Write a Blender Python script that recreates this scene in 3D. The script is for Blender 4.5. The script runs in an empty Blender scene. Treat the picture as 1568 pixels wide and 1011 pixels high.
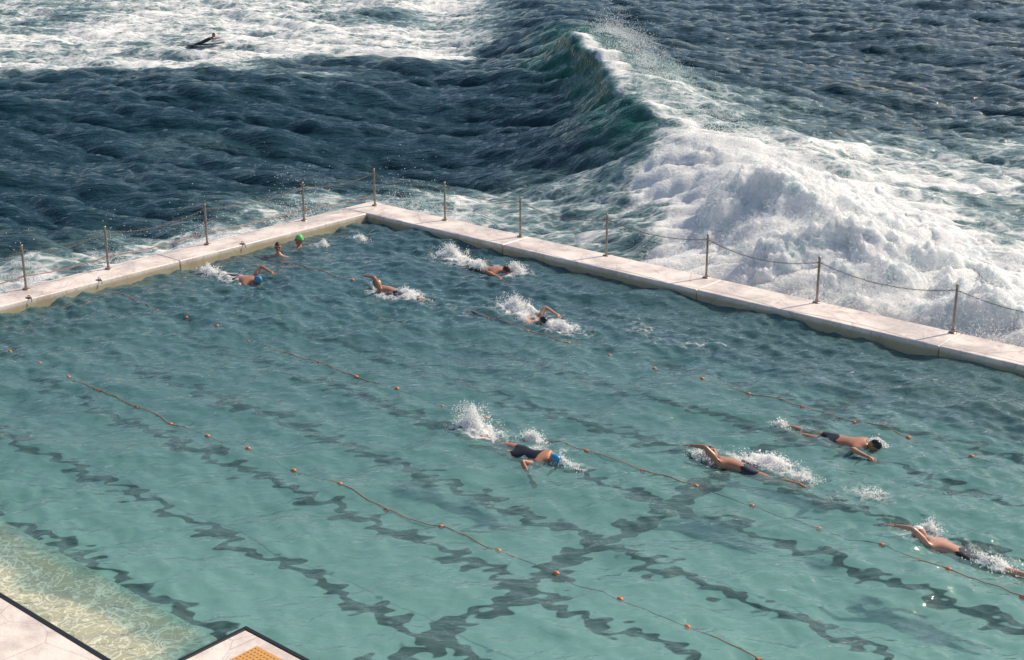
import bpy, math, random
import numpy as np
from mathutils import Vector, Matrix
random.seed(4); rng=np.random.default_rng(7)
sc=bpy.context.scene
sc.view_settings.view_transform='Standard'; sc.view_settings.look='None'; sc.view_settings.exposure=0
COL=bpy.context.collection
SEA=-0.8
# ---------------------------------------------------------------- frames
# pool frame: origin at the far inner corner, +x along the far wall, +y out to sea
# swell frame (s,f): turned 41 degrees, used for the wave train
def sf(X,Y): return .7543*X+.6565*Y-3.82, -.6565*X+.7543*Y+37
def xy(s,f): return .7543*(s+3.82)-.6565*(f-37), .6565*(s+3.82)+.7543*(f-37)
def sstep(a,b,x):
    t=np.clip((x-a)/(b-a),0,1); return t*t*(3-2*t)
# ---------------------------------------------------------------- noise
def vnoise(x,y,seed=0):
    r=np.random.default_rng(seed).random((256,256))*2-1
    xi=np.floor(x).astype(int); yi=np.floor(y).astype(int); u=x-xi; v=y-yi
    u=u*u*u*(u*(u*6-15)+10); v=v*v*v*(v*(v*6-15)+10)
    a=r[xi&255,yi&255];b=r[(xi+1)&255,yi&255];c=r[xi&255,(yi+1)&255];d=r[(xi+1)&255,(yi+1)&255]
    return (a*(1-u)+b*u)*(1-v)+(c*(1-u)+d*u)*v
def fbm(x,y,seed=0,o=4):
    s=0;a=.5
    for i in range(o):
        s=s+a*vnoise(x*2**i+i*17.3,y*2**i-i*9.1,seed+i); a*=.5
    return s
def bumps(x,y,seed=0):
    r=np.random.default_rng(seed).random((256,256,3))
    xi=np.floor(x).astype(int); yi=np.floor(y).astype(int); best=np.zeros_like(x)
    for i in (-1,0,1):
        for j in (-1,0,1):
            q=r[(xi+i)&255,(yi+j)&255]
            d2=(x-(xi+i+q[...,0]))**2+(y-(yi+j+q[...,1]))**2
            R=.55+.5*q[...,2]
            best=np.maximum(best,np.sqrt(np.maximum(0,R*R-d2)))
    return best
class Sea:
    def __init__(s,N,L,wd,peak,lmin,rms,seed,p=2,slope=4.):
        s.N=N;s.L=L;g=np.random.default_rng(seed)
        k=2*np.pi*np.fft.fftfreq(N,L/N);kx,ky=np.meshgrid(k,k,indexing='ij');K=np.hypot(kx,ky);K[0,0]=1
        kp=2*np.pi/peak; w=np.array(wd)/np.hypot(*wd)
        c=(kx*w[0]+ky*w[1])/K
        P=np.exp(-1.0*(kp/K)**2)/K**slope*(np.abs(c)**p+.03)*np.exp(-(K*lmin/6.28)**2);P[0,0]=0
        H=np.sqrt(P)*(g.normal(size=(N,N))+1j*g.normal(size=(N,N)))
        h=np.fft.ifft2(H).real;sc_=rms/h.std()
        s.h=h*sc_; s.dx=np.fft.ifft2(-1j*kx/K*H).real*sc_; s.dy=np.fft.ifft2(-1j*ky/K*H).real*sc_
    def samp(s,A,x,y):
        u=x/s.L*s.N;v=y/s.L*s.N;i=np.floor(u).astype(int);j=np.floor(v).astype(int);u=u-i;v=v-j;N=s.N
        return (A[i%N,j%N]*(1-u)+A[(i+1)%N,j%N]*u)*(1-v)+(A[i%N,(j+1)%N]*(1-u)+A[(i+1)%N,(j+1)%N]*u)*v
# ---------------------------------------------------------------- mesh helpers
def mk(name,V,F,mats=(),smooth=True,attrs=None,mi=None,parent=None):
    V=np.asarray(V,dtype=np.float32);F=np.asarray(F,dtype=np.int32)
    me=bpy.data.meshes.new(name);me.vertices.add(len(V));me.vertices.foreach_set('co',V.ravel())
    k=F.shape[1];me.loops.add(F.size);me.loops.foreach_set('vertex_index',F.ravel())
    me.polygons.add(len(F));me.polygons.foreach_set('loop_start',np.arange(0,F.size,k,dtype=np.int32))
    me.polygons.foreach_set('loop_total',np.full(len(F),k,dtype=np.int32))
    if mi is not None: me.polygons.foreach_set('material_index',np.asarray(mi,dtype=np.int32))
    me.update(calc_edges=True)
    me.polygons.foreach_set('use_smooth',np.full(len(F),smooth))
    for n,a in (attrs or {}).items():
        at=me.attributes.new(n,'FLOAT','POINT');at.data.foreach_set('value',np.asarray(a,dtype=np.float32).ravel())
    for m in mats: me.materials.append(m)
    ob=bpy.data.objects.new(name,me);COL.objects.link(ob)
    if parent: ob.parent=parent
    return ob
def gridF(ni,nj):
    i,j=np.meshgrid(np.arange(ni-1),np.arange(nj-1),indexing='ij');a=(i*nj+j).ravel()
    return np.stack([a,a+nj,a+nj+1,a+1],1)
def boxVF(x0,x1,y0,y1,z0,z1):
    V=[(x0,y0,z0),(x1,y0,z0),(x1,y1,z0),(x0,y1,z0),(x0,y0,z1),(x1,y0,z1),(x1,y1,z1),(x0,y1,z1)]
    return V,[(0,3,2,1),(4,5,6,7),(0,1,5,4),(1,2,6,5),(2,3,7,6),(3,0,4,7)]
def box(name,x0,x1,y0,y1,z0,z1,mat,bev=.0,parent=None):
    V,F=boxVF(x0,x1,y0,y1,z0,z1);o=mk(name,V,F,[mat],False,parent=parent)
    if bev:
        b=o.modifiers.new('b','BEVEL');b.width=bev;b.segments=3
    return o
def join(parts):
    V=[];F=[];M=[];n=0
    for v,f,m in parts:
        v=np.asarray(v,float);f=np.asarray(f,int)
        V.append(v);F.append(f+n);M.append(np.full(len(f),m));n+=len(v)
    return np.concatenate(V),np.concatenate(F),np.concatenate(M)
def tube(pts,r,seg=8):
    pts=np.asarray(pts,float);n=len(pts);V=[]
    r=np.broadcast_to(r,(n,))
    for i in range(n):
        t=pts[min(i+1,n-1)]-pts[max(i-1,0)];t/=np.linalg.norm(t)+1e-9
        up=np.array([0,0,1.]) if abs(t[2])<.9 else np.array([1.,0,0])
        a=np.cross(t,up);a/=np.linalg.norm(a);b=np.cross(t,a)
        for j in range(seg):
            q=2*math.pi*j/seg;V.append(pts[i]+r[i]*(math.cos(q)*a+math.sin(q)*b))
    F=[(i*seg+j,i*seg+(j+1)%seg,(i+1)*seg+(j+1)%seg,(i+1)*seg+j) for i in range(n-1) for j in range(seg)]
    return np.array(V),np.array(F)
def usph(c,r,nu=12,nv=8):
    V=[];c=np.array(c,float);r=np.array(r,float)
    for i in range(nv+1):
        t=math.pi*i/nv
        t=min(max(t,.02),math.pi-.02)
        for j in range(nu):
            p=2*math.pi*j/nu;V.append(c+r*np.array([math.sin(t)*math.cos(p),math.sin(t)*math.sin(p),math.cos(t)]))
    F=[(i*nu+j,(i+1)*nu+j,(i+1)*nu+(j+1)%nu,i*nu+(j+1)%nu) for i in range(nv) for j in range(nu)]
    return np.array(V),np.array(F)
def torus(c,R,r,ax,ay,n=12,m=6,stretch=1):
    V=[];ax=np.array(ax,float);ay=np.array(ay,float);az=np.cross(ax,ay);c=np.array(c,float)
    for i in range(n):
        a=2*math.pi*i/n;d=math.cos(a)*ax*stretch+math.sin(a)*ay
        for j in range(m):
            b=2*math.pi*j/m;V.append(c+d*R+r*(math.cos(b)*d/np.linalg.norm(d)+math.sin(b)*az))
    F=[(i*m+j,((i+1)%n)*m+j,((i+1)%n)*m+(j+1)%m,i*m+(j+1)%m) for i in range(n) for j in range(m)]
    return np.array(V),np.array(F)
# ---------------------------------------------------------------- materials
class NT:
    def __init__(s,name):
        s.m=bpy.data.materials.new(name);s.m.use_nodes=True;s.t=s.m.node_tree;s.t.nodes.clear()
        s.out=s.n('ShaderNodeOutputMaterial')
    def n(s,ty,**k):
        nd=s.t.nodes.new(ty)
        for a,v in k.items(): setattr(nd,a,v)
        return nd
    def l(s,a,b): s.t.links.new(a,b)
    def set(s,sock,v):
        if isinstance(v,bpy.types.NodeSocket): s.l(v,sock)
        else: sock.default_value=v
    def math(s,op,a,b=None,c=None,clamp=False):
        nd=s.n('ShaderNodeMath',operation=op,use_clamp=clamp);s.set(nd.inputs[0],a)
        if b is not None:s.set(nd.inputs[1],b)
        if c is not None:s.set(nd.inputs[2],c)
        return nd.outputs[0]
    def pos(s): return s.n('ShaderNodeNewGeometry').outputs['Position']
    def mapping(s,v,scale=(1,1,1),rot=(0,0,0)):
        nd=s.n('ShaderNodeMapping');s.l(v,nd.inputs[0]);nd.inputs['Scale'].default_value=scale;nd.inputs['Rotation'].default_value=rot;return nd.outputs[0]
    def swell(s,v,scale,a=-41.04): # coordinates turned to the swell direction, then stretched
        return s.mapping(s.mapping(v,(1,1,1),(0,0,math.radians(a))),scale)
    def noise(s,v,scale,detail=4,rough=.55,dist=0):
        nd=s.n('ShaderNodeTexNoise');s.l(v,nd.inputs['Vector']);nd.inputs['Scale'].default_value=scale;nd.inputs['Detail'].default_value=detail;nd.inputs['Roughness'].default_value=rough;nd.inputs['Distortion'].default_value=dist;return nd
    def voro(s,v,scale,feature='F1',rand=1):
        nd=s.n('ShaderNodeTexVoronoi',feature=feature);s.l(v,nd.inputs['Vector']);nd.inputs['Scale'].default_value=scale;return nd.outputs['Distance']
    def ramp(s,f,a,b,o0=0.,o1=1.):
        nd=s.n('ShaderNodeMapRange',interpolation_type='SMOOTHSTEP');s.l(f,nd.inputs[0])
        nd.inputs[1].default_value=a;nd.inputs[2].default_value=b;nd.inputs[3].default_value=o0;nd.inputs[4].default_value=o1;return nd.outputs[0]
    def mix(s,f,a,b):
        nd=s.n('ShaderNodeMix',data_type='RGBA');s.set(nd.inputs[0],f)
        s.set(nd.inputs[6],a if isinstance(a,bpy.types.NodeSocket) else (*a,1));s.set(nd.inputs[7],b if isinstance(b,bpy.types.NodeSocket) else (*b,1));return nd.outputs[2]
    def attr(s,n): return s.n('ShaderNodeAttribute',attribute_name=n).outputs['Fac']
    def bump(s,h,dist,strength=1,normal=None):
        nd=s.n('ShaderNodeBump');s.l(h,nd.inputs['Height']);nd.inputs['Distance'].default_value=dist;nd.inputs['Strength'].default_value=strength
        if normal:s.l(normal,nd.inputs['Normal'])
        return nd.outputs[0]
    def bsdf(s,color,rough=.5,normal=None,**k):
        nd=s.n('ShaderNodeBsdfPrincipled');s.set(nd.inputs['Base Color'],color if isinstance(color,bpy.types.NodeSocket) else (*color,1));s.set(nd.inputs['Roughness'],rough)
        if normal:s.l(normal,nd.inputs['Normal'])
        for a,v in k.items(): s.set(nd.inputs[a],v)
        return nd.outputs[0]
    def diff(s,c,normal=None,ty='ShaderNodeBsdfDiffuse'):
        nd=s.n(ty);s.set(nd.inputs[0],c if isinstance(c,bpy.types.NodeSocket) else (*c,1))
        if normal:s.l(normal,nd.inputs['Normal'])
        return nd.outputs[0]
    def mixs(s,f,a,b):
        nd=s.n('ShaderNodeMixShader');s.set(nd.inputs[0],f);s.l(a,nd.inputs[1]);s.l(b,nd.inputs[2]);return nd.outputs[0]
    def done(s,sh): s.l(sh,s.out.inputs[0]);return s.m
def simple(name,c,rough=.5,var=.15,scale=20,**k):
    t=NT(name);p=t.n('ShaderNodeTexCoord').outputs['Object'];nz=t.noise(p,scale,3).outputs[0]
    col=t.mix(nz,tuple(x*(1-var) for x in c),tuple(min(1,x*(1+var)) for x in c))
    return t.done(t.bsdf(col,rough,**k))
# foam lace field
def lace(t,p,sc1=1.0,nd=6):
    d=t.noise(p,.9*sc1,2).outputs['Color']
    va=t.n('ShaderNodeVectorMath',operation='MULTIPLY_ADD');t.l(d,va.inputs[0]);va.inputs[1].default_value=(1.3/sc1,)*3;t.l(p,va.inputs[2])
    q=va.outputs[0]
    e1=t.voro(q,1.2*sc1,'DISTANCE_TO_EDGE');e2=t.voro(q,3.6*sc1,'DISTANCE_TO_EDGE')
    a=t.ramp(e1,0,.26,1,0);b=t.ramp(e2,0,.30,1,0)
    n=t.noise(p,.8*sc1,nd,.68,.5).outputs[0]
    s1=t.math('MULTIPLY_ADD',a,.28,t.math('MULTIPLY',b,.24))
    return t.math('ADD',s1,t.math('MULTIPLY_ADD',n,1.7,-1.05))
def foam_shader(t,p,bs=9):
    n=t.noise(p,bs,5,.7).outputs[0]
    return t.diff(t.mix(n,(.76,.78,.78),(.92,.91,.88)),t.bump(n,.08,.7))
def m_ocean():
    t=NT('ocean_water');p=t.pos();F=t.attr('foam');G=t.attr('green')
    q=t.swell(p,(.62,1.0,1))
    L=lace(t,q,1.15)
    f=t.math('MULTIPLY_ADD',F,1.7,t.math('ADD',L,-.75))
    fac=t.ramp(f,-.02,.68)
    fac=t.math('MULTIPLY',fac,t.ramp(F,0.02,.12,0,.90))
    col=t.mix(G,(.008,.036,.048),(.016,.125,.088))
    thin=t.ramp(f,-.7,.25,0,.8)
    col=t.mix(t.math('MULTIPLY',thin,t.ramp(F,.03,.4)),col,(.18,.29,.29))
    b1=t.noise(t.swell(p,(.6,2.2,1),-45),2.4,5,.56,.2).outputs[0]
    nrm=t.bump(b1,.15,1)
    w=t.bsdf(col,.05,nrm,**{'IOR':1.33,'Specular IOR Level':.5})
    return t.done(t.mixs(fac,w,foam_shader(t,p,7)))
def m_pool():
    t=NT('pool_water');p=t.pos();F=t.attr('foam');SH=t.attr('shallow')
    bn=t.noise(t.swell(p,(.7,1.6,1),-55),4.0,3,.5,.3).outputs[0];nrm=t.bump(bn,.062,1)
    sx=t.n('ShaderNodeSeparateXYZ');t.l(p,sx.inputs[0])
    f=t.math('MULTIPLY_ADD',sx.outputs[1],.7543,t.math('MULTIPLY',sx.outputs[0],-.6565))
    big=t.noise(p,.22,3,.5).outputs[0]
    g=t.ramp(t.math('MULTIPLY_ADD',big,6,f),-20,0)
    dcol=t.mix(g,(.17,.31,.298),(.064,.146,.172))
    tr=t.n('ShaderNodeBsdfTransparent');t.l(t.mix(SH,t.mix(g,(.58,.80,.79),(.37,.615,.655)),(.95,.98,.94)),tr.inputs[0])
    df=t.diff(dcol,nrm)
    op=t.math('MULTIPLY',t.math('MULTIPLY_ADD',g,.34,.36),t.math('MULTIPLY_ADD',SH,-.88,1))
    body=t.mixs(op,tr.outputs[0],df)
    gl=t.n('ShaderNodeBsdfGlossy');gl.inputs['Roughness'].default_value=.035;t.l(nrm,gl.inputs['Normal'])
    lw=t.n('ShaderNodeLayerWeight');lw.inputs[0].default_value=.5;t.l(nrm,lw.inputs['Normal'])
    fr=t.math('MULTIPLY_ADD',t.math('POWER',lw.outputs['Facing'],4.5),.98,.02)
    w=t.mixs(fr,body,gl.outputs[0])
    L=lace(t,p,2.6,4)
    ff=t.math('MULTIPLY_ADD',F,1.6,t.math('ADD',L,-.75))
    fac=t.math('MULTIPLY',t.ramp(ff,-.05,.7),t.ramp(F,.03,.2))
    return t.done(t.mixs(t.math('MULTIPLY',fac,.92),w,foam_shader(t,p,22)))
def m_foam():
    t=NT('white_foam');p=t.pos()
    n=t.noise(p,5,7,.75).outputs[0];st=t.noise(t.swell(p,(.5,1.3,.8),-20),1.5,6,.7,.8).outputs[0]
    c=t.mix(t.ramp(n,.3,.6),(.84,.88,.88),(.97,.97,.96));c=t.mix(t.ramp(st,.42,.64,0,.65),c,(.57,.71,.71))
    nn=t.bump(t.math('ADD',n,st),.16,.9)
    return t.done(t.bsdf(c,.9,nn,**{'Subsurface Weight':1.0,'Subsurface Radius':(1.,1.,1.),'Subsurface Scale':.20,'Specular IOR Level':.1}))
def m_floor():
    t=NT('pool_floor_paint');p=t.pos()
    q=t.swell(p,(.75,1.35,1),-50)
    d=t.noise(q,1.9,1,.5).outputs['Color'];d2=t.noise(q,4.2,0,.5).outputs['Color']
    va=t.n('ShaderNodeVectorMath',operation='MULTIPLY_ADD');t.l(d,va.inputs[0]);va.inputs[1].default_value=(.95,.95,0);t.l(p,va.inputs[2])
    vb=t.n('ShaderNodeVectorMath',operation='MULTIPLY_ADD');t.l(d2,vb.inputs[0]);vb.inputs[1].default_value=(.62,.62,0);t.l(va.outputs[0],vb.inputs[2])
    sx=t.n('ShaderNodeSeparateXYZ');t.l(vb.outputs[0],sx.inputs[0]);x=t.math('ADD',sx.outputs[0],-.785);y=t.math('ADD',sx.outputs[1],-.785)
    dl=t.math('PINGPONG',t.math('ADD',y,1.75+18.6),.93)
    a=t.ramp(dl,.10,.16,1,0)
    a=t.math('MULTIPLY',a,t.ramp(x,1.5,1.7))
    c=t.ramp(t.math('ABSOLUTE',t.math('ADD',x,-14.9)),.14,.20,1,0)
    k=t.math('MAXIMUM',a,c)
    n=t.noise(p,1.2,4,.6).outputs[0]
    base=t.mix(n,(.56,.66,.61),(.76,.82,.76))
    return t.done(t.diff(t.mix(k,base,(.006,.02,.024))))
def m_sand():
    t=NT('ledge_tiles_painted_caustics');p=t.pos()
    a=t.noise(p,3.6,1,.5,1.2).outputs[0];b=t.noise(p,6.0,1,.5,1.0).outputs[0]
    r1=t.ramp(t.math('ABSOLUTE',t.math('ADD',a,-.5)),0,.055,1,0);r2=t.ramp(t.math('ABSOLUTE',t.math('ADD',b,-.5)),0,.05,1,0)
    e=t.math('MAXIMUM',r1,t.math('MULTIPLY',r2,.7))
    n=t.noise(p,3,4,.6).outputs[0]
    c=t.mix(n,(.44,.41,.31),(.60,.56,.44));c=t.mix(t.math('MULTIPLY',e,.85),c,(.98,.95,.82))  # tile mottling, then bright caustic light lines painted into the colour
    return t.done(t.bsdf(c,.8))
def m_conc(name='painted_concrete',c0=(.58,.49,.44),c1=(.83,.75,.68)):
    t=NT(name);p=t.pos()
    n=t.noise(p,1.3,8,.65,.3).outputs[0];n2=t.noise(p,14,5,.7).outputs[0]
    c=t.mix(t.ramp(n,.3,.65),c0,c1)
    stain=t.ramp(t.noise(p,2.6,6,.7,.8).outputs[0],.54,.70)
    c=t.mix(t.math('MULTIPLY',stain,.6),c,(.36,.28,.25))
    sx=t.n('ShaderNodeSeparateXYZ');t.l(p,sx.inputs[0])
    wet=t.ramp(t.math('MULTIPLY_ADD',n2,.08,sx.outputs[2]),.10,.20,1,0)
    c=t.mix(t.math('MULTIPLY',wet,.8),c,(.36,.29,.15))
    ed=t.ramp(t.voro(p,.9,'DISTANCE_TO_EDGE'),0,.010,1,0)
    c=t.mix(t.math('MULTIPLY',ed,.35),c,(.22,.18,.16))
    r=t.ramp(n,.35,.6,.2,.7)
    return t.done(t.bsdf(c,r,t.bump(n2,.012,.6)))
def m_metal(name,c,rough):
    t=NT(name);p=t.pos();n=t.noise(p,12,5,.7).outputs[0]
    return t.done(t.bsdf(t.mix(t.ramp(n,.4,.7),c,(.26,.14,.08)),rough,None,Metallic=t.ramp(n,.4,.75,.9,.2)))
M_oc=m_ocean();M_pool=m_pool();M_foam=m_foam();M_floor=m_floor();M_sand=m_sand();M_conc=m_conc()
M_post=m_metal('weathered_steel',(.38,.33,.29),.35);M_chain=m_metal('chain_steel',(.16,.15,.145),.5)
_t=NT('spray_droplets');M_drop=_t.done(_t.mixs(.5,_t.diff((.99,.99,.98)),_t.diff((.99,.99,.98),ty='ShaderNodeBsdfTranslucent')))
M_black=simple('black_edge_rubber',(.012,.014,.016),.5);M_orange=simple('orange_float',(.60,.19,.07),.4)
M_rope=simple('rope_fibre',(.36,.17,.12),.8);M_tac=simple('tactile_orange',(.62,.33,.10),.6)
M_skin=simple('skin_tan',(.40,.19,.115),.32,.2,14);M_skin2=simple('skin_light',(.52,.28,.19),.32,.2,14)
M_suit=simple('black_swimwear',(.012,.013,.018),.4);M_capk=simple('cap_black',(.01,.012,.018),.3);M_capg=simple('cap_green',(.10,.62,.12),.35)
M_capb=simple('cap_blue',(.03,.25,.45),.35);M_hair=simple('hair_brown',(.05,.02,.014),.6);M_capw=simple('cap_white',(.8,.82,.8),.4);M_lips=simple('lips',(.38,.12,.10),.4)
M_board=simple('surfboard_dark',(.10,.11,.13),.3)
# ---------------------------------------------------------------- pool water
poolsea=Sea(512,13.0,(-.45,-.89),1.0,.10,.031,3,1.8,3.8)
poolsea2=Sea(256,23.0,(.3,-.95),3.0,.6,.033,5,1.8)
def pool_h(X,Y):
    s,f=sf(X,Y);a=.55+.45*sstep(-.4,.5,vnoise(X*.3,Y*.3,9))
    return poolsea.samp(poolsea.h,s,f)*a+poolsea2.samp(poolsea2.h,s+.3*f,f)
POOLFOAM=[ # x,y,rx,ry,amp
 (12.0,-8.75,.75,.45,.85),(13.4,-8.7,1.1,.5,.55),(16.3,-6.65,1.2,.4,.75),(15.6,-7.1,.6,.4,.55),(17.9,-6.9,.8,.5,.38),
 (16.4,-5.0,1.0,.35,.4),(19.6,-7.35,1.3,.45,.6),(20.8,-7.6,.8,.5,.4),(5.2,-4.0,1.2,.55,.75),(4.4,-1.1,1.0,.55,.9),(6.0,-1.1,.7,.5,.85),
 (8.0,-3.2,.8,.5,.9),(9.4,-3.5,1.0,.5,.75),(1.3,-5.6,1.2,.5,.7),(.9,-2.4,.35,.3,.7),(1.2,-1.4,.5,.4,.5),(12.2,-2.6,1.6,.8,.36),(10.8,-2.6,1.2,.7,.40),(7,-4.2,1.2,.5,.3),(3,-2.6,2,1,.25),(18.1,-6.7,.6,.35,.6)]
nx,ny=660,346
X,Y=np.meshgrid(np.linspace(0,33,nx),np.linspace(-17.15,0,ny),indexing='ij')
Z=pool_h(X,Y)
fo=np.zeros_like(X)
for (a,b,rx,ry,am) in POOLFOAM:
    g=np.exp(-((X-a)/rx)**2-((Y-b)/ry)**2);fo=np.maximum(fo,am*g)
Z=Z+fo*.07*fbm(X*7,Y*7,55,3)*2
shal=sstep(-15.85,-16.1,Y+.12*vnoise(X*2,Y*2,8))*sstep(13.9,13.5,X)
mk('pool_water',np.stack([X,Y,Z],-1).reshape(-1,3),gridF(nx,ny),[M_pool],attrs={'foam':fo,'shallow':shal})
# pool floor, ledge
box('pool_floor',0,33,-17.15,0,-1.1,-.9,M_floor)
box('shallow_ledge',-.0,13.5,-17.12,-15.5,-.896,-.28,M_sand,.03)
# walls
def wall(name,x0,x1,y0,y1):
    e=bpy.data.objects.new(name,None);COL.objects.link(e);n=max(1,int(max(x1-x0,y1-y0)/5.4));
    for i in range(n):
        if x1-x0>y1-y0: a=x0+(x1-x0)*i/n;b=x0+(x1-x0)*(i+1)/n-.008;box('coping_slab_%d'%i,a,b,y0,y1,-3,.2,M_conc,.03,e)
        else: a=y0+(y1-y0)*i/n;b=y0+(y1-y0)*(i+1)/n-.008;box('coping_slab_%d'%i,x0,x1,a,b,-3,.2,M_conc,.03,e)
    return e
wall('pool_wall',-.9,33,.0,1.02)
w2=wall('pool_wall',-.9,0,-24,-.004)
for yy in (-4.1,-8.15,-9.9,-11.75):
    P=[(*boxVF(-.13,.0,yy-.04,yy+.04,.2,.212),0),(*tube([(-.10,yy,.21),(-.10,yy,.25),(-.02,yy,.26),(.04,yy,.21),(.04,yy,.12)],.009,6),0)]
    V,F,mi=join(P);mk('rope_anchor',V,F,[M_chain],False,parent=w2)
# near deck
dk=bpy.data.objects.new('pool_deck',None);COL.objects.link(dk)
box('deck_slab',0.01,34,-40,-17.16,-3,.18,M_conc,.02,dk)
box('edge_strip',0.01,14.2,-17.2,-17.13,.0,.188,M_black,.005,dk)
box('platform',14.3,17.5,-17.15,-15.66,-1,.215,M_conc,.02,dk)
box('platform_edge',14.24,17.56,-15.66,-15.6,-1,.222,M_black,.006,dk)
box('platform_edge_side',14.24,14.3,-17.12,-15.66,-1,.222,M_black,.006,dk)
pv,pf=boxVF(14.72,15.25,-16.3,-15.82,.215,.224);parts=[(pv,pf,0)]
for i in range(9):
    for j in range(8):
        v,ff=tube([(14.76+i*.057,-16.27+j*.058,.222),(14.76+i*.057,-16.27+j*.058,.232),(14.76+i*.057,-16.27+j*.058,.2325)],[.017,.014,.001],6);parts.append((v,ff,0))
V,F,mi=join(parts);mk('tactile_pad',V,F,[M_tac],False,parent=dk)
# ---------------------------------------------------------------- ocean
o1=Sea(512,46.0,(-.30,-.95),3.6,.40,.10,11,6,3.8)
o2=Sea(512,17.0,(-.1,-.98),1.3,.14,.036,12,5,3.7)
o3=Sea(128,97.0,(-.7,-.7),14.0,4,.12,13,2)
cf=np.array([20,26,30,36,40.4,46,54,62,75,90,120,200.]);cs=np.array([11.0,10.4,9.8,8.4,6.9,5.5,4.7,4.1,3.2,2.3,1.0,0.]);ca=np.array([.4,.5,.65,.95,1.25,1.65,2.0,2.0,1.3,.9,.5,.2])
def ocean(s,f):
    cx=np.interp(f,cf,cs)+.35*vnoise(f*.35,f*0,3);A=np.interp(f,cf,ca)
    u=s-cx
    peak=np.exp(-((f-58)/12)**2)
    front=np.exp(-(np.abs(u)/(2.0+1.6*(1-peak)))**1.7)
    back=np.exp(-(np.abs(u)/7.0)**1.4)
    h=A*np.where(u<0,front,back)
    h=h-.45*np.exp(-((u+6.5)/3.5)**2)*sstep(25,45,f)
    sp_f=np.interp(s,[-40,-22,-11,-3,3],[56,59,62,64,62]);v=f-sp_f
    sh=np.where(v<0,np.exp(-(np.abs(v)/8)**1.8),np.exp(-(np.abs(v)/9)**1.8))*np.interp(s,[-40,-20,-8,0,4,7],[.5,.7,.85,.95,.55,0])
    h=h+sh
    h=h-.35*np.exp(-((f-49)/5)**2)*sstep(2,-6,s)
    X,Y=xy(s,f);dw=np.maximum(-.9-X,0);dw2=np.maximum(Y-1.02,0);d=np.where((X<-.9)&(Y>1.02),np.hypot(dw,dw2),np.where(X<-.9,dw,dw2))
    nearw=sstep(0,1.6,d)
    h=h*(.45+.55*nearw)
    chop=o1.samp(o1.h,s,f)*(.55+.45*nearw)+o2.samp(o2.h,s,f)+o3.samp(o3.h,s,f)
    n=fbm(s*.10,f*.12,21,4);n2=fbm(s*.22,f*.35,31,4)
    bl=np.interp(s,[-40,-21.6,-10.9,-2.7,2.7,5],[57,61,63,70,92,130])
    m1=.70*sstep(-3,7,f-bl+n2*7)*sstep(3,-4,s+ (f-92)*.1)*(.82+.5*n+.3*n2)
    ff=sstep(50,42,f)
    fr=np.interp(f,[24,31,34,36,40,44,48],[-9,-6.5,-5.8,-4.6,-2.8,-1.3,-.7])
    m2=ff*sstep(fr-1.0,fr+.8,u+n2*1.6)*(1-.60*sstep(1.5,5.5,u+n2*2))
    lace_=.40*sstep(-15,-6,u)*sstep(1,-2,u)*sstep(52,42,f)*(.85+1.0*n)
    m4=.72*np.exp(-(d/5.5)**2)*(.85+1.0*n2+.4*n)*sstep(11,6,s)
    m5=.85*np.exp(-((u-.15)/.55)**2)*sstep(70,60,f)*sstep(40,46,f)*(.75+1.2*n2)
    m5b=.5*sstep(-.2,.6,u)*sstep(5,1.5,u)*sstep(66,52,f)
    m6=.54*sstep(0,3,u)*sstep(62,46,f+(s-12)*.25)*(.85+.8*n2)
    m7=.18*sstep(.12,.40,n)*(.6+n2)
    fo=np.clip(np.maximum.reduce([m1,m2,lace_,m4,m5,m5b,m6,m7]),0,1)
    gr=np.clip(1.5*np.exp(-((u+1.1)/2.0)**2)*peak*sstep(.3,1.4,h),0,1)+.25*np.exp(-((u+1)/3)**2)*ff
    return h,chop,fo,np.clip(gr,0,1),u,d
def ocean_patch(s0,s1,ds,f0,f1,df):
    sv=np.arange(s0,s1,ds)
    fv=[f0]
    while fv[-1]<f1: fv.append(fv[-1]+df*(fv[-1]/35))
    S_,F_=np.meshgrid(sv,np.array(fv),indexing='ij')
    h,ch,fo,gr,u,d=ocean(S_,F_)
    nearw=sstep(.2,1.6,d)*1.0
    Sx=S_+1.2*o1.samp(o1.dx,S_,F_)*nearw+.9*o2.samp(o2.dx,S_,F_)*nearw
    Fx=F_+1.2*o1.samp(o1.dy,S_,F_)*nearw+.9*o2.samp(o2.dy,S_,F_)*nearw
    k=np.exp(-((F_-60)/12)**2)*np.exp(-((u)/1.6)**2);Sx=Sx-1.0*k*np.clip(h/2.2,0,1)**2
    Xw,Yw=xy(Sx,Fx);Zw=SEA+h+ch+fo*.08*fbm(S_*3,F_*3,77,3)
    X0,Y0=xy(S_,F_)
    V=np.stack([Xw,Yw,Zw],-1).reshape(-1,3);F=gridF(*S_.shape)
    inside=((X0>-.75)&(Y0<.87)).reshape(-1)
    keep=~inside[F].any(1);F=F[keep]
    used=np.unique(F);mp=np.full(len(V),-1);mp[used]=np.arange(len(used))
    return V[used],mp[F],fo.reshape(-1)[used],gr.reshape(-1)[used]
V,F,fo,gr=ocean_patch(-44,46,.115,14,150,.12)
def ring():
    XX,YY=np.meshgrid(np.concatenate([-np.geomspace(44,4000,16)[::-1],np.geomspace(46,4000,16)]),np.geomspace(150,6000,24),indexing='ij')
    x,y=xy(XX,YY);return np.stack([x,y,np.full_like(x,SEA-.1)],-1).reshape(-1,3),gridF(*XX.shape)
V2,F2=ring()
sx_,fx_=np.meshgrid(-np.geomspace(43.5,4000,20),np.linspace(-60,150,40),indexing='ij');x,y=xy(sx_,fx_);V3=np.stack([x,y,np.full_like(x,SEA-.15)],-1).reshape(-1,3);F3=gridF(*sx_.shape)[:,::-1]
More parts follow.
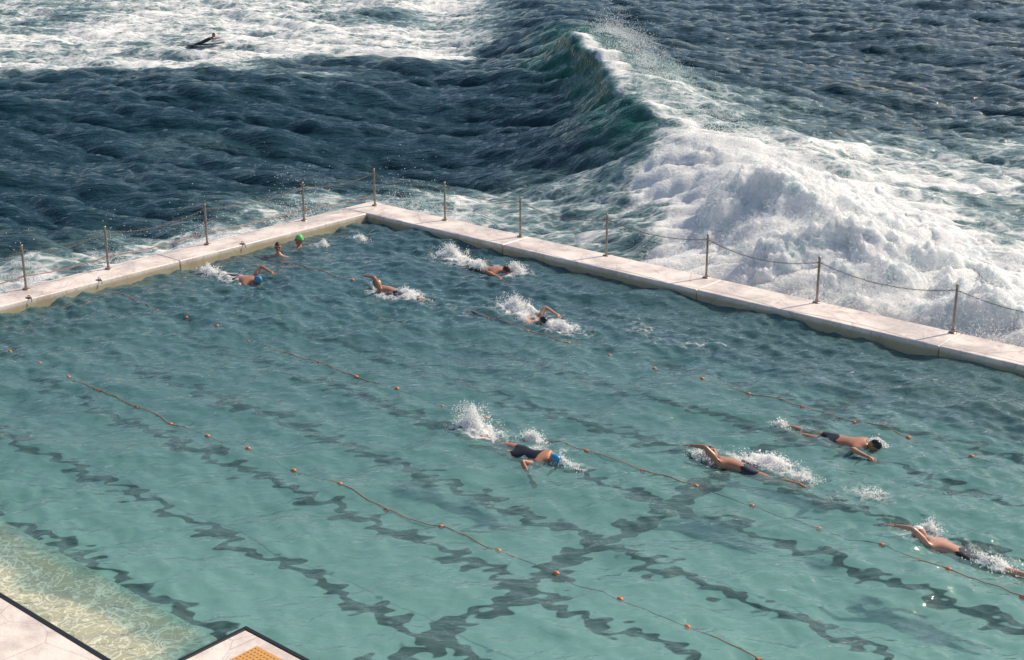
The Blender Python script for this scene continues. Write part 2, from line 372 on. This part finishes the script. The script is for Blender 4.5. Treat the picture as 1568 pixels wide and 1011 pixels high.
sx_,fx_=np.meshgrid(np.geomspace(45.5,4000,20),np.linspace(-0,150,40),indexing='ij');x,y=xy(sx_,fx_);V4=np.stack([x,y,np.full_like(x,SEA-.15)],-1).reshape(-1,3);F4=gridF(*sx_.shape)
n0=len(V);n1=n0+len(V2);n2=n1+len(V3)
VV=np.concatenate([V,V2,V3,V4]);FF=np.concatenate([F,F2+n0,F3+n1,F4+n2])
z=np.zeros(len(VV)-n0)
mk('ocean',VV,FF,[M_oc],attrs={'foam':np.concatenate([fo,z]),'green':np.concatenate([gr,z])})
# whitewater mass of the breaking wave
def ww():
    sv=np.arange(-1,17,.045);fv=np.arange(22,49,.055);S_,F_=np.meshgrid(sv,fv,indexing='ij')
    h,ch,fo,gr,u,d=ocean(S_,F_)
    fr=np.interp(F_,[24,31,34,36,40,44,48],[-8,-5.5,-4.8,-3.9,-2.2,-.9,-.3])
    n=fbm(S_*.6,F_*.6,91,4);nf=fbm(S_*2.2,F_*2.2,92,3)
    e=u-fr+n*2.2+nf*.8
    m=sstep(0,3.0,e)*sstep(4.5,.0,u+n*2.5+nf)*sstep(46,39,F_)*sstep(.0,1.2,d)*(1-.95*sstep(.02,.30,fbm(S_*.8,F_*.8,95,4))*sstep(-3.0,.5,u))
    wx=S_+.5*fbm(S_*1.5,F_*1.5,5,3);wy=F_+.5*fbm(S_*1.5,F_*1.5,6,3)
    b=.17*bumps(wx/1.2,wy/1.2,1)+.20*bumps(wx/.55,wy/.55,2)+.16*bumps(wx/.24,wy/.24,3)+.10*bumps(wx/.12,wy/.12,4)
    b=b*(.7+1.2*n)
    hump=.40*np.exp(-((u+1.0)/2.0)**2)
    T=m*(b*.80+hump*(1+1.0*n))+m*.16*fbm(S_*6,F_*6,44,3)-.20*(1-sstep(0,.3,m))
    push=-.35*m*b*np.exp(-((u+2)/2.0)**2)
    Xw,Yw=xy(S_+push,F_);Zw=SEA+h+ch*.5+T
    V=np.stack([Xw,Yw,Zw],-1).reshape(-1,3);F=gridF(*S_.shape)
    X0,Y0=xy(S_,F_)
    ok=((m>.02)&(Y0>1.03)&(X0>-.9)|(m>.02)&(X0<-.92)).reshape(-1);F=F[ok[F].all(1)]
    used=np.unique(F);mp=np.full(len(V),-1);mp[used]=np.arange(len(used))
    return V[used],mp[F]
Vw,Fw=ww();mk('breaking_wave',Vw,Fw,[M_foam])
# ---------------------------------------------------------------- droplets
TET=np.array([(1,1,1),(-1,-1,1),(-1,1,-1),(1,-1,-1)],float)/1.5;TF=np.array([(0,2,1),(0,3,2),(0,1,3),(1,2,3)])
def drops(name,C,R,parent=None,mat=None):
    C=np.asarray(C);R=np.asarray(R);n=len(C)
    q=rng.normal(size=(n,4));q/=np.linalg.norm(q,axis=1,keepdims=True);a,b,c,d=q.T
    M=np.stack([1-2*(c*c+d*d),2*(b*c-a*d),2*(b*d+a*c),2*(b*c+a*d),1-2*(b*b+d*d),2*(c*d-a*b),2*(b*d-a*c),2*(c*d+a*b),1-2*(b*b+c*c)],1).reshape(n,3,3)
    V=(np.einsum('nij,kj->nki',M,TET)*R[:,None,None]+C[:,None,:]).reshape(-1,3)
    F=(TF[None]+4*np.arange(n)[:,None,None]).reshape(-1,3)
    return mk(name,V,F,[mat or M_drop],False,parent=parent)
C=[];R=[]
idx=rng.integers(0,len(Vw),300000);P=Vw[idx].astype(float)
s_,f_=sf(P[:,0],P[:,1]);u_=s_-np.interp(f_,cf,cs)
w=np.exp(-((u_+1.5)/2.8)**2)*.9+.05;k=rng.random(len(P))<w;P=P[k]
cl=np.clip(.35+2.0*fbm(P[:,0]*1.1,P[:,1]*1.1,61,3),.05,1.7)
up=rng.exponential(.19,len(P))*cl;P[:,2]+=up;P[:,:2]+=rng.normal(0,.10,(len(P),2));C.append(P);R.append(rng.uniform(.004,.014,len(P)))
n=34000;fv=rng.uniform(40,68,n);sv=np.interp(fv,cf,cs)-.4+rng.normal(.5,.7,n);h=ocean(sv,fv)[0];x,y=xy(sv,fv)
cl=fbm(fv*.7,sv*.3,41,3)>-.08
P=np.stack([x+.25,y+.1,SEA+h+.02+rng.exponential(.25,n)],1)[cl];C.append(P);R.append(rng.uniform(.005,.017,len(P)))
# wash thrown up outside the far and end walls
for (cx_,cy_,wd,hh,nn_) in [(-1.9,-.6,.9,.55,2600),(-2.2,-3.4,.9,.4,1500),(-1.8,-6.2,.9,.45,1500),(-1.9,-9.0,.9,.4,1300),(1.2,1.9,.9,.4,1500),(-.8,2.2,.9,.5,1500),(12.6,1.7,1.2,.55,2500),(17.0,1.6,1.2,.65,3600),(14.8,1.6,1.0,.6,2600),(8.2,2.3,1.0,.5,1500)]:
    P=np.stack([cx_+rng.normal(0,wd*.6,nn_),cy_+rng.normal(0,wd*.5,nn_),-.5+rng.exponential(hh*.6,nn_)],1)
    C.append(P[(P[:,1]>1.1)|(P[:,0]<-1.0)]);R.append(rng.uniform(.004,.014,len(C[-1])))
drops('sea_spray',np.concatenate(C),np.concatenate(R))
# ---------------------------------------------------------------- splashes
def splash(x,y,w,h,n=60,dirx=0.,diry=0.):
    C=[];R=[]
    for j in range(int(n*1.4)):
        a=rng.uniform(0,2*math.pi);r0=abs(rng.normal(0,.25))*w
        p0=np.array([x+math.cos(a)*r0*1.2,y+math.sin(a)*r0*.6,-.01])
        vh=rng.uniform(.05,1.)**1.8*h;out=rng.normal(0,.35)*w
        m=int(rng.integers(20,60));t=np.sort(rng.random(m)**1.2)
        L=np.stack([p0[0]+(math.cos(a)*out+dirx*w)*t,p0[1]+(math.sin(a)*out*.6+diry*w)*t,4*vh*t*(1-t*.92)],1)+rng.normal(0,.03,(m,3))
        C.append(L);R.append(rng.uniform(.3,1,m)**2*.011*(1.15-t*.7)+.003)
    m=int(1400*w);a=rng.uniform(0,6.28,m);r=np.abs(rng.normal(0,.36,m))*w
    C.append(np.stack([x+np.cos(a)*r*1.4,y+np.sin(a)*r*.7,rng.exponential(.035,m)*(1-np.clip(r/w,0,1))],1));R.append(rng.uniform(.005,.016,m))
    C=np.concatenate(C);R=np.concatenate(R);k=C[:,2]>-.03
    e=drops('water_splash',C[k],R[k])
    a,b=np.meshgrid(np.linspace(-1,1,64),np.linspace(-1,1,48),indexing='ij')
    rr=np.hypot(a,b)*(1+.5*fbm(a*2+x*3,b*2+y*3,71,3))
    q=np.clip(1-rr,0,1)**.8;wx=a*w*6+x*5;wy=b*w*6+y*5
    hh=q*h*.30*(.25+.9*bumps(wx*.6,wy*.6,72)+.5*bumps(wx*1.6,wy*1.6,73)+1.2*fbm(wx*1.2,wy*1.2,74,4))-.05*(q<=.12)+.012*q
    V=np.stack([x+a*w*.62+dirx*w*.4,y+b*w*.36,hh],-1).reshape(-1,3);F=gridF(64,48)
    ok=(rr<.97).reshape(-1);F=F[ok[F].all(1)]
    mk('churned_water',V,F,[M_foam],parent=e)
splash(11.75,-8.65,.55,.42,110,-.3,.1);splash(12.8,-8.35,.3,.16,30);splash(13.8,-8.8,.28,.09,16)
splash(16.3,-6.55,.7,.13,50);splash(17.0,-6.8,.32,.10,24);splash(15.3,-7.1,.28,.09,16)
splash(4.1,-1.05,.62,.30,100,-.2);splash(6.0,-.95,.35,.2,50);splash(5.2,-1.3,.4,.14,30)
splash(7.85,-3.1,.5,.26,80);splash(9.5,-3.5,.4,.15,45);splash(8.6,-3.7,.4,.12,25)
splash(.7,-5.7,.42,.13,45);splash(5.4,-3.9,.5,.10,25);splash(17.2,-4.75,.25,.08,16);splash(15.6,-5.1,.22,.10,12)
splash(19.3,-7.1,.22,.18,12);splash(20.4,-7.5,.45,.07,24);splash(.95,-2.4,.2,.13,24);splash(18.2,-6.6,.4,.05,8);splash(1.2,-1.4,.3,.08,16)
# ---------------------------------------------------------------- figures
def skin(verts,edges,rad,sub=2):
    me=bpy.data.meshes.new('tmp');me.from_pydata([tuple(v) for v in verts],edges,[]);ob=bpy.data.objects.new('tmp',me);COL.objects.link(ob)
    ob.modifiers.new('s','SKIN')
    for i,r in enumerate(rad): me.skin_vertices[0].data[i].radius=(r,r)
    for i in range(len(rad)): me.skin_vertices[0].data[i].use_root=(i==0)
    sm=ob.modifiers.new('u','SUBSURF');sm.levels=sub;sm.render_levels=sub
    dg=bpy.context.evaluated_depsgraph_get();dg.update();ev=ob.evaluated_get(dg);m2=bpy.data.meshes.new_from_object(ev)
    V=np.array([v.co[:] for v in m2.vertices]);F=[tuple(p.vertices) for p in m2.polygons]
    bpy.data.objects.remove(ob);bpy.data.meshes.remove(me);bpy.data.meshes.remove(m2)
    F=np.array([q if len(q)==4 else (q[0],q[1],q[2],q[2]) for q in F if len(q) in(3,4)])
    return V,F
def head_parts():
    V,F=usph((0,0,0),(1,1,1),24,18)
    low=np.clip(-V[:,2],0,1);V=V*np.array([.098,.078,.122])
    V[:,1]*=1-.28*low;V[:,0]*=1-.10*low
    fr=V[:,0]>.0
    V[:,0]-=np.where(fr,.006*np.exp(-((V[:,2]-.005)/.018)**2)*(V[:,0]/.09),0)
    cen=V[F].mean(1);cap=cen[:,2]>.035+.35*cen[:,0]
    cv=np.unique(F[cap]);V[cv]*=1.045
    P=[(V[:],F[~cap],0),(V[:],F[cap],1)]
    P.append((*usph((.098,0,-.018),(.017,.013,.026),8,6),0))
    P.append((*usph((.088,0,-.062),(.010,.024,.008),8,6),3))
    P.append((*usph((.075,0,-.098),(.022,.024,.020),8,6),0))
    for sgn in(1,-1):
        P.append((*usph((.080,.031*sgn,.008),(.017,.022,.015),8,6),2))
        P.append((*usph((-.005,.079*sgn,-.008),(.018,.009,.031),8,6),0))
    P.append((*torus((0,0,.010),.088,.005,(1,0,0),(0,.90,0),20,5,1.08),2))
    return P
def figure(name,loc,heading,arms,roll=0,legs='kick',face=(0,0,-1),facex=.25,skinm=M_skin,capm=M_capk,suit='trunks',upright=False,z=-.03,scale=1,pitch=0):
    P=[(0,0,0),(.17,0,.01),(.34,0,.015),(.47,0,.01),(.565,0,.02),(.62,0,.03)];r=[.135,.118,.14,.115,.062,.058];E=[(0,1),(1,2),(2,3),(3,4),(4,5)]
    def add(p,rr,par): P.append(p);r.append(rr);E.append((par,len(P)-1));return len(P)-1
    for sgn in(1,-1):
        hip=add((-.10,.090*sgn,0),.095,0)
        if legs=='kick': kz,az=((-.0,.085) if sgn>0 else (.04,-.05))
        elif legs=='straight': kz,az=-.02,-.03
        else: kz,az=-.05,-.05
        th=add((-.30,.085*sgn,kz*.5),.078,hip);kn=add((-.50,.075*sgn,kz),.056,th);ca=add((-.66,.07*sgn,(kz+az)/2+.012),.054,kn);an=add((-.90,.055*sgn,az),.035,ca)
        hl=add((-.96,.055*sgn,az-.01),.035,an);add((-1.10,.05*sgn,az-.035),.026,hl)
        sh=add((.45,.165*sgn,.01),.072,3)
        a=arms[0 if sgn>0 else 1]
        el,wr=a[0],a[1]
        el=(el[0],el[1]*sgn,el[2]);wr=(wr[0],wr[1]*sgn,wr[2])
        S0=np.array((.45,.165*sgn,.01));EL=np.array(el);WR=np.array(wr)
        up=add(tuple(S0*.45+EL*.55),.052,sh);e=add(el,.042,up);fa=add(tuple(EL*.65+WR*.35),.041,e);wi=add(wr,.026,fa)
        d=(WR-EL);d/=np.linalg.norm(d);sd=np.cross(d,(0,0,1.));sd/=np.linalg.norm(sd)+1e-6;sd*=sgn;nn=np.cross(d,sd)*sgn
        pm=WR+d*.055;pi=add(tuple(pm),.032,wi)
        for q,(o,L_) in enumerate([(-.032,.070),(-.011,.082),(.011,.076),(.032,.060)]):
            k1=add(tuple(pm+d*.035+sd*o),.011,pi);k2=add(tuple(pm+d*(.035+L_*.55)+sd*o*1.15-abs(nn)*(0,0,.004)),.0095,k1);add(tuple(pm+d*(.03+L_)+sd*o*1.2-np.array((0,0,.014))),.008,k2)
        t1=add(tuple(WR+d*.035-sd*.040),.012,pi);add(tuple(WR+d*.072-sd*.058),.010,t1)
    V,F=skin(P,E,r,2)
    m=sstep(-.3,-.1,V[:,0])*sstep(.56,.48,V[:,0])*(np.abs(V[:,1])<.21)*(np.abs(V[:,2])<.2)
    V[:,2]*=1-.22*m;V[:,1]*=1+.12*m
    c=V[F].mean(1);mi=np.zeros(len(F),int)
    tor=(np.abs(c[:,1])<.24)
    if suit=='trunks': mi[(c[:,0]<.08)&(c[:,0]>-.24)&tor]=1
    elif suit=='onepiece': mi[(c[:,0]<.40)&(c[:,0]>-.14)&(np.abs(c[:,1])<.2)&(np.abs(c[:,2])<.2)]=1
    elif suit=='wetsuit':mi[(c[:,0]<.58)&(c[:,0]>-.88)]=1
    par=bpy.data.objects.new(name,None);COL.objects.link(par)
    b=mk('body',V,F,[skinm,M_suit],True,mi=mi,parent=par)
    H,HF,HM=join(head_parts())
    h=mk('head',H,HF,[skinm,capm,M_suit,M_lips],True,mi=HM,parent=par)
    cr=Vector((1,0,facex)).normalized();fc=Vector(face);fc=(fc-cr*fc.dot(cr)).normalized();lf=cr.cross(fc)
    h.matrix_local=Matrix.Translation(Vector((.62,0,.045))+cr*.105+fc*.01)@Matrix((fc,lf,cr)).transposed().to_4x4()
    if upright: R=Matrix.Rotation(heading,4,'Z')@Matrix.Rotation(-math.pi/2,4,'Y')@Matrix.Rotation(roll,4,'X')
    else: R=Matrix.Rotation(heading,4,'Z')@Matrix.Rotation(-pitch,4,'Y')@Matrix.Rotation(roll,4,'X')
    par.matrix_world=Matrix.Translation((loc[0],loc[1],z))@R@Matrix.Scale(scale,4)
    return par
PULL=((.60,.30,-.22),(.38,.24,-.42));HIGH=((.50,.42,.20),(.76,.40,.10));REACH=((.72,.26,.20),(.98,.22,.14));SIDE=((.30,.28,-.05),(.08,.26,-.06))
figure('swimmer',(16.15,-6.98),math.pi+.03,(REACH,SIDE),roll=.25,face=(0,.9,-.3),capm=M_capk,z=-.045,suit='trunks',pitch=.05,facex=.5)
figure('swimmer',(16.55,-4.98),.12,(PULL,HIGH),roll=.2,capm=M_capk,z=-.055,pitch=.04,facex=.4)
figure('swimmer',(12.95,-8.85),.05,(PULL,((.38,.40,.24),(.58,.50,.02))),roll=.3,capm=M_capb,suit='onepiece',z=-.045,pitch=.04,facex=.4)
figure('swimmer',(20.0,-7.45),math.pi-.02,(REACH,SIDE),roll=.15,capm=M_capw,skinm=M_skin2,suit='trunks',z=-.05,face=(0,.3,-1),pitch=.05,facex=.4)
figure('swimmer',(5.2,-3.95),math.pi+.02,(((.52,.36,.26),(.82,.30,.22)),PULL),roll=.25,capm=M_hair,z=-.05,skinm=M_skin,pitch=.06,facex=.4)
figure('swimmer',(5.25,-1.3),.1,(PULL,HIGH),roll=.2,pitch=.06,facex=.5,capm=M_hair,z=-.06,skinm=M_skin)
figure('swimmer',(8.3,-3.6),.05,(HIGH,PULL),roll=.1,capm=M_capk,z=-.05,pitch=.06,facex=.4,skinm=M_skin2)
figure('swimmer',(1.5,-5.6),.15,(HIGH,PULL),roll=.2,capm=M_capb,z=-.06,pitch=.06,facex=.4)
DN=((.18,.26,-.10),(-.02,.30,-.25))
ca_=math.atan2(-21.6,26.4)
figure('wading_person',(.85,-3.75),ca_,(DN,DN),upright=True,legs='straight',face=(0,0,-1),facex=0,capm=M_hair,suit='trunks',z=-.56,skinm=M_skin,scale=1.05)
figure('wading_person',(.65,-2.95),ca_-1.9,(DN,DN),upright=True,legs='straight',face=(0,0,-1),facex=0,capm=M_capg,suit='trunks',z=-.56,skinm=M_skin,scale=1.05)
sh_,sc__,_,_,_,_=ocean(np.array([-16.0]),np.array([75.7]));sz=SEA+float(sh_[0]+sc__[0])+.12
surf=figure('surfer',(-34.6,21.2),.72,(((.62,.30,-.10),(.80,.30,-.16)),SIDE),suit='wetsuit',face=(1,0,-.2),facex=1.2,capm=M_hair,z=sz+.14,scale=.92,pitch=.38)
bx=np.linspace(-1.05,1.15,19);V=[];
for x in bx:
    t=(x+1.05)/2.2;wd=.27*math.sqrt(max(0,1-(2*t-1)**2))**.8+.004;rk=.10*max(0,(t-.6)/.4)**2
    V+= [(x,-wd,rk),(x,-wd*.6,rk+.035),(x,wd*.6,rk+.035),(x,wd,rk),(x,wd*.6,rk-.03),(x,-wd*.6,rk-.03)]
F=[(i*6+j,i*6+(j+1)%6,(i+1)*6+(j+1)%6,(i+1)*6+j) for i in range(18) for j in range(6)]
bd=mk('surfboard',V,F,[M_board],True,parent=surf);bd.location=(0,0,-.17);bd.rotation_euler=(0,.34,0)
# ---------------------------------------------------------------- lane ropes
def lane(yc,x0,x1,ph):
    xs=np.arange(x0,x1,.12);y=yc+.05*np.sin(xs*.35+ph)+.02*np.sin(xs*1.7+ph);zz=pool_h(xs,y)-.004+.022*np.sin(xs*.9+ph)
    parts=[(*tube(np.stack([xs,y,zz],1),.0075,6),0)]
    x=x0+.4+ph*.2
    while x<x1:
        yy=yc+.05*math.sin(x*.35+ph)+.02*math.sin(x*1.7+ph);z0=float(pool_h(np.array([x]),np.array([yy]))[0])-.006+random.uniform(-.02,.006)
        prof=[(-.040,.010),(-.038,.026),(-.015,.036),(.015,.036),(.038,.026),(.040,.010)]
        parts.append((*tube([(x+a,yy,z0) for a,_ in prof],[b for _,b in prof],10),1))
        x+=1.06+random.uniform(-.06,.06)
    V,F,mi=join(parts);mk('lane_rope',V,F,[M_rope,M_orange],True,mi=mi)
lane(-4.1,.3,33,0);lane(-8.15,.3,33,1.3);lane(-11.75,.3,33,2.2)
# ---------------------------------------------------------------- fence
def post(x,y):
    P=[(*tube([(x,y,.2),(x,y,1.16),(x,y,1.185),(x,y,1.19)],[.026,.026,.02,.002],10),0)]
    P.append((*tube([(x,y,.2),(x,y,.214),(x,y,.215)],[.085,.085,.02],14),0));P.append((*tube([(x,y,.21),(x,y,.27)],[.04,.034],10),0))
    P.append((*usph((x,y,1.19),(.034,.034,.03),10,6),0))
    P.append((*torus((x,y-.04,1.10),.022,.006,(0,1,0),(0,0,1)),0))
    for k in range(4):
        a=k*math.pi/2+.6;P.append((*tube([(x+.062*math.cos(a),y+.062*math.sin(a),.21),(x+.062*math.cos(a),y+.062*math.sin(a),.232)],[.011,.009],6),0))
    V,F,mi=join(P);return mk('fence_post',V,F,[M_post],True)
R_=[(-.45,.72),(2.05,.82),(4.6,.84),(7.25,.88),(10.05,.9),(12.85,.9),(15.9,.92),(18.9,.92),(21.8,.92)]
L_=[(-.45,.72),(-.66,-1.6),(-.66,-4.7),(-.66,-7.5),(-.66,-9.6),(-.66,-12.4),(-.66,-15.2)]
for p in R_: post(*p)
for p in L_[1:]: post(*p)
def span(a,b,z0,sag,kind):
    a=np.array([*a,z0]);b=np.array([*b,z0]);L=np.linalg.norm(b-a)
    if kind=='chain':
        n=int(L*1.02/.046);P=[]
        for i in range(n):
            t=(i+.5)/n;c=a+(b-a)*t;c[2]-=4*sag*t*(1-t);d=(b-a)/L;d=np.array([d[0],d[1],-4*sag*(1-2*t)/L]);d/=np.linalg.norm(d)
            sd=np.cross(d,(0,0,1));sd/=np.linalg.norm(sd);u=np.cross(sd,d)
            P.append((*torus(c,.014,.0048,d,sd if i%2 else u,8,5,2.0),0))
        V,F,mi=join(P);mk('safety_chain',V,F,[M_chain],True)
    else:
        t=np.linspace(0,1,16)[:,None];c=a+(b-a)*t;c[:,2]-=(4*sag*t*(1-t))[:,0];V,F=tube(c,.011,6);mk('guard_rope',V,F,[M_rope],True)
for Q in(R_,L_):
    for i in range(len(Q)-1): span(Q[i],Q[i+1],1.09,random.uniform(.12,.22),'chain')
for i in range(len(L_)-1): span(L_[i],L_[i+1],.5,.05,'rope')
# ---------------------------------------------------------------- light, sky, camera
el=math.radians(42);az=math.atan2(.36,.93)
sd=Vector((math.sin(az)*math.cos(el),math.cos(az)*math.cos(el),math.sin(el)))
w=bpy.data.worlds.new('World');sc.world=w;w.use_nodes=True;nt=w.node_tree
sky=nt.nodes.new('ShaderNodeTexSky');sky.sky_type='NISHITA';sky.sun_disc=False;sky.sun_elevation=el;sky.sun_rotation=az;sky.dust_density=2.0;sky.air_density=1.0
nt.links.new(sky.outputs[0],nt.nodes['Background'].inputs[0]);nt.nodes['Background'].inputs[1].default_value=.13
ld=bpy.data.lights.new('sun','SUN');ld.energy=4.4;ld.angle=math.radians(.6);ld.color=(1,.86,.69);lo=bpy.data.objects.new('sun',ld);COL.objects.link(lo)
lo.rotation_euler=(-sd).to_track_quat('-Z','Y').to_euler();lo.location=(10,20,30)
cd=bpy.data.cameras.new('camera');cd.lens=50.79;cd.sensor_width=36;cd.clip_end=10000;cd.clip_start=.1;co=bpy.data.objects.new('camera',cd);COL.objects.link(co)
co.location=(27.17,-25.4,9.5);co.rotation_euler=(math.radians(90-18.73),0,math.radians(41.04));sc.camera=co
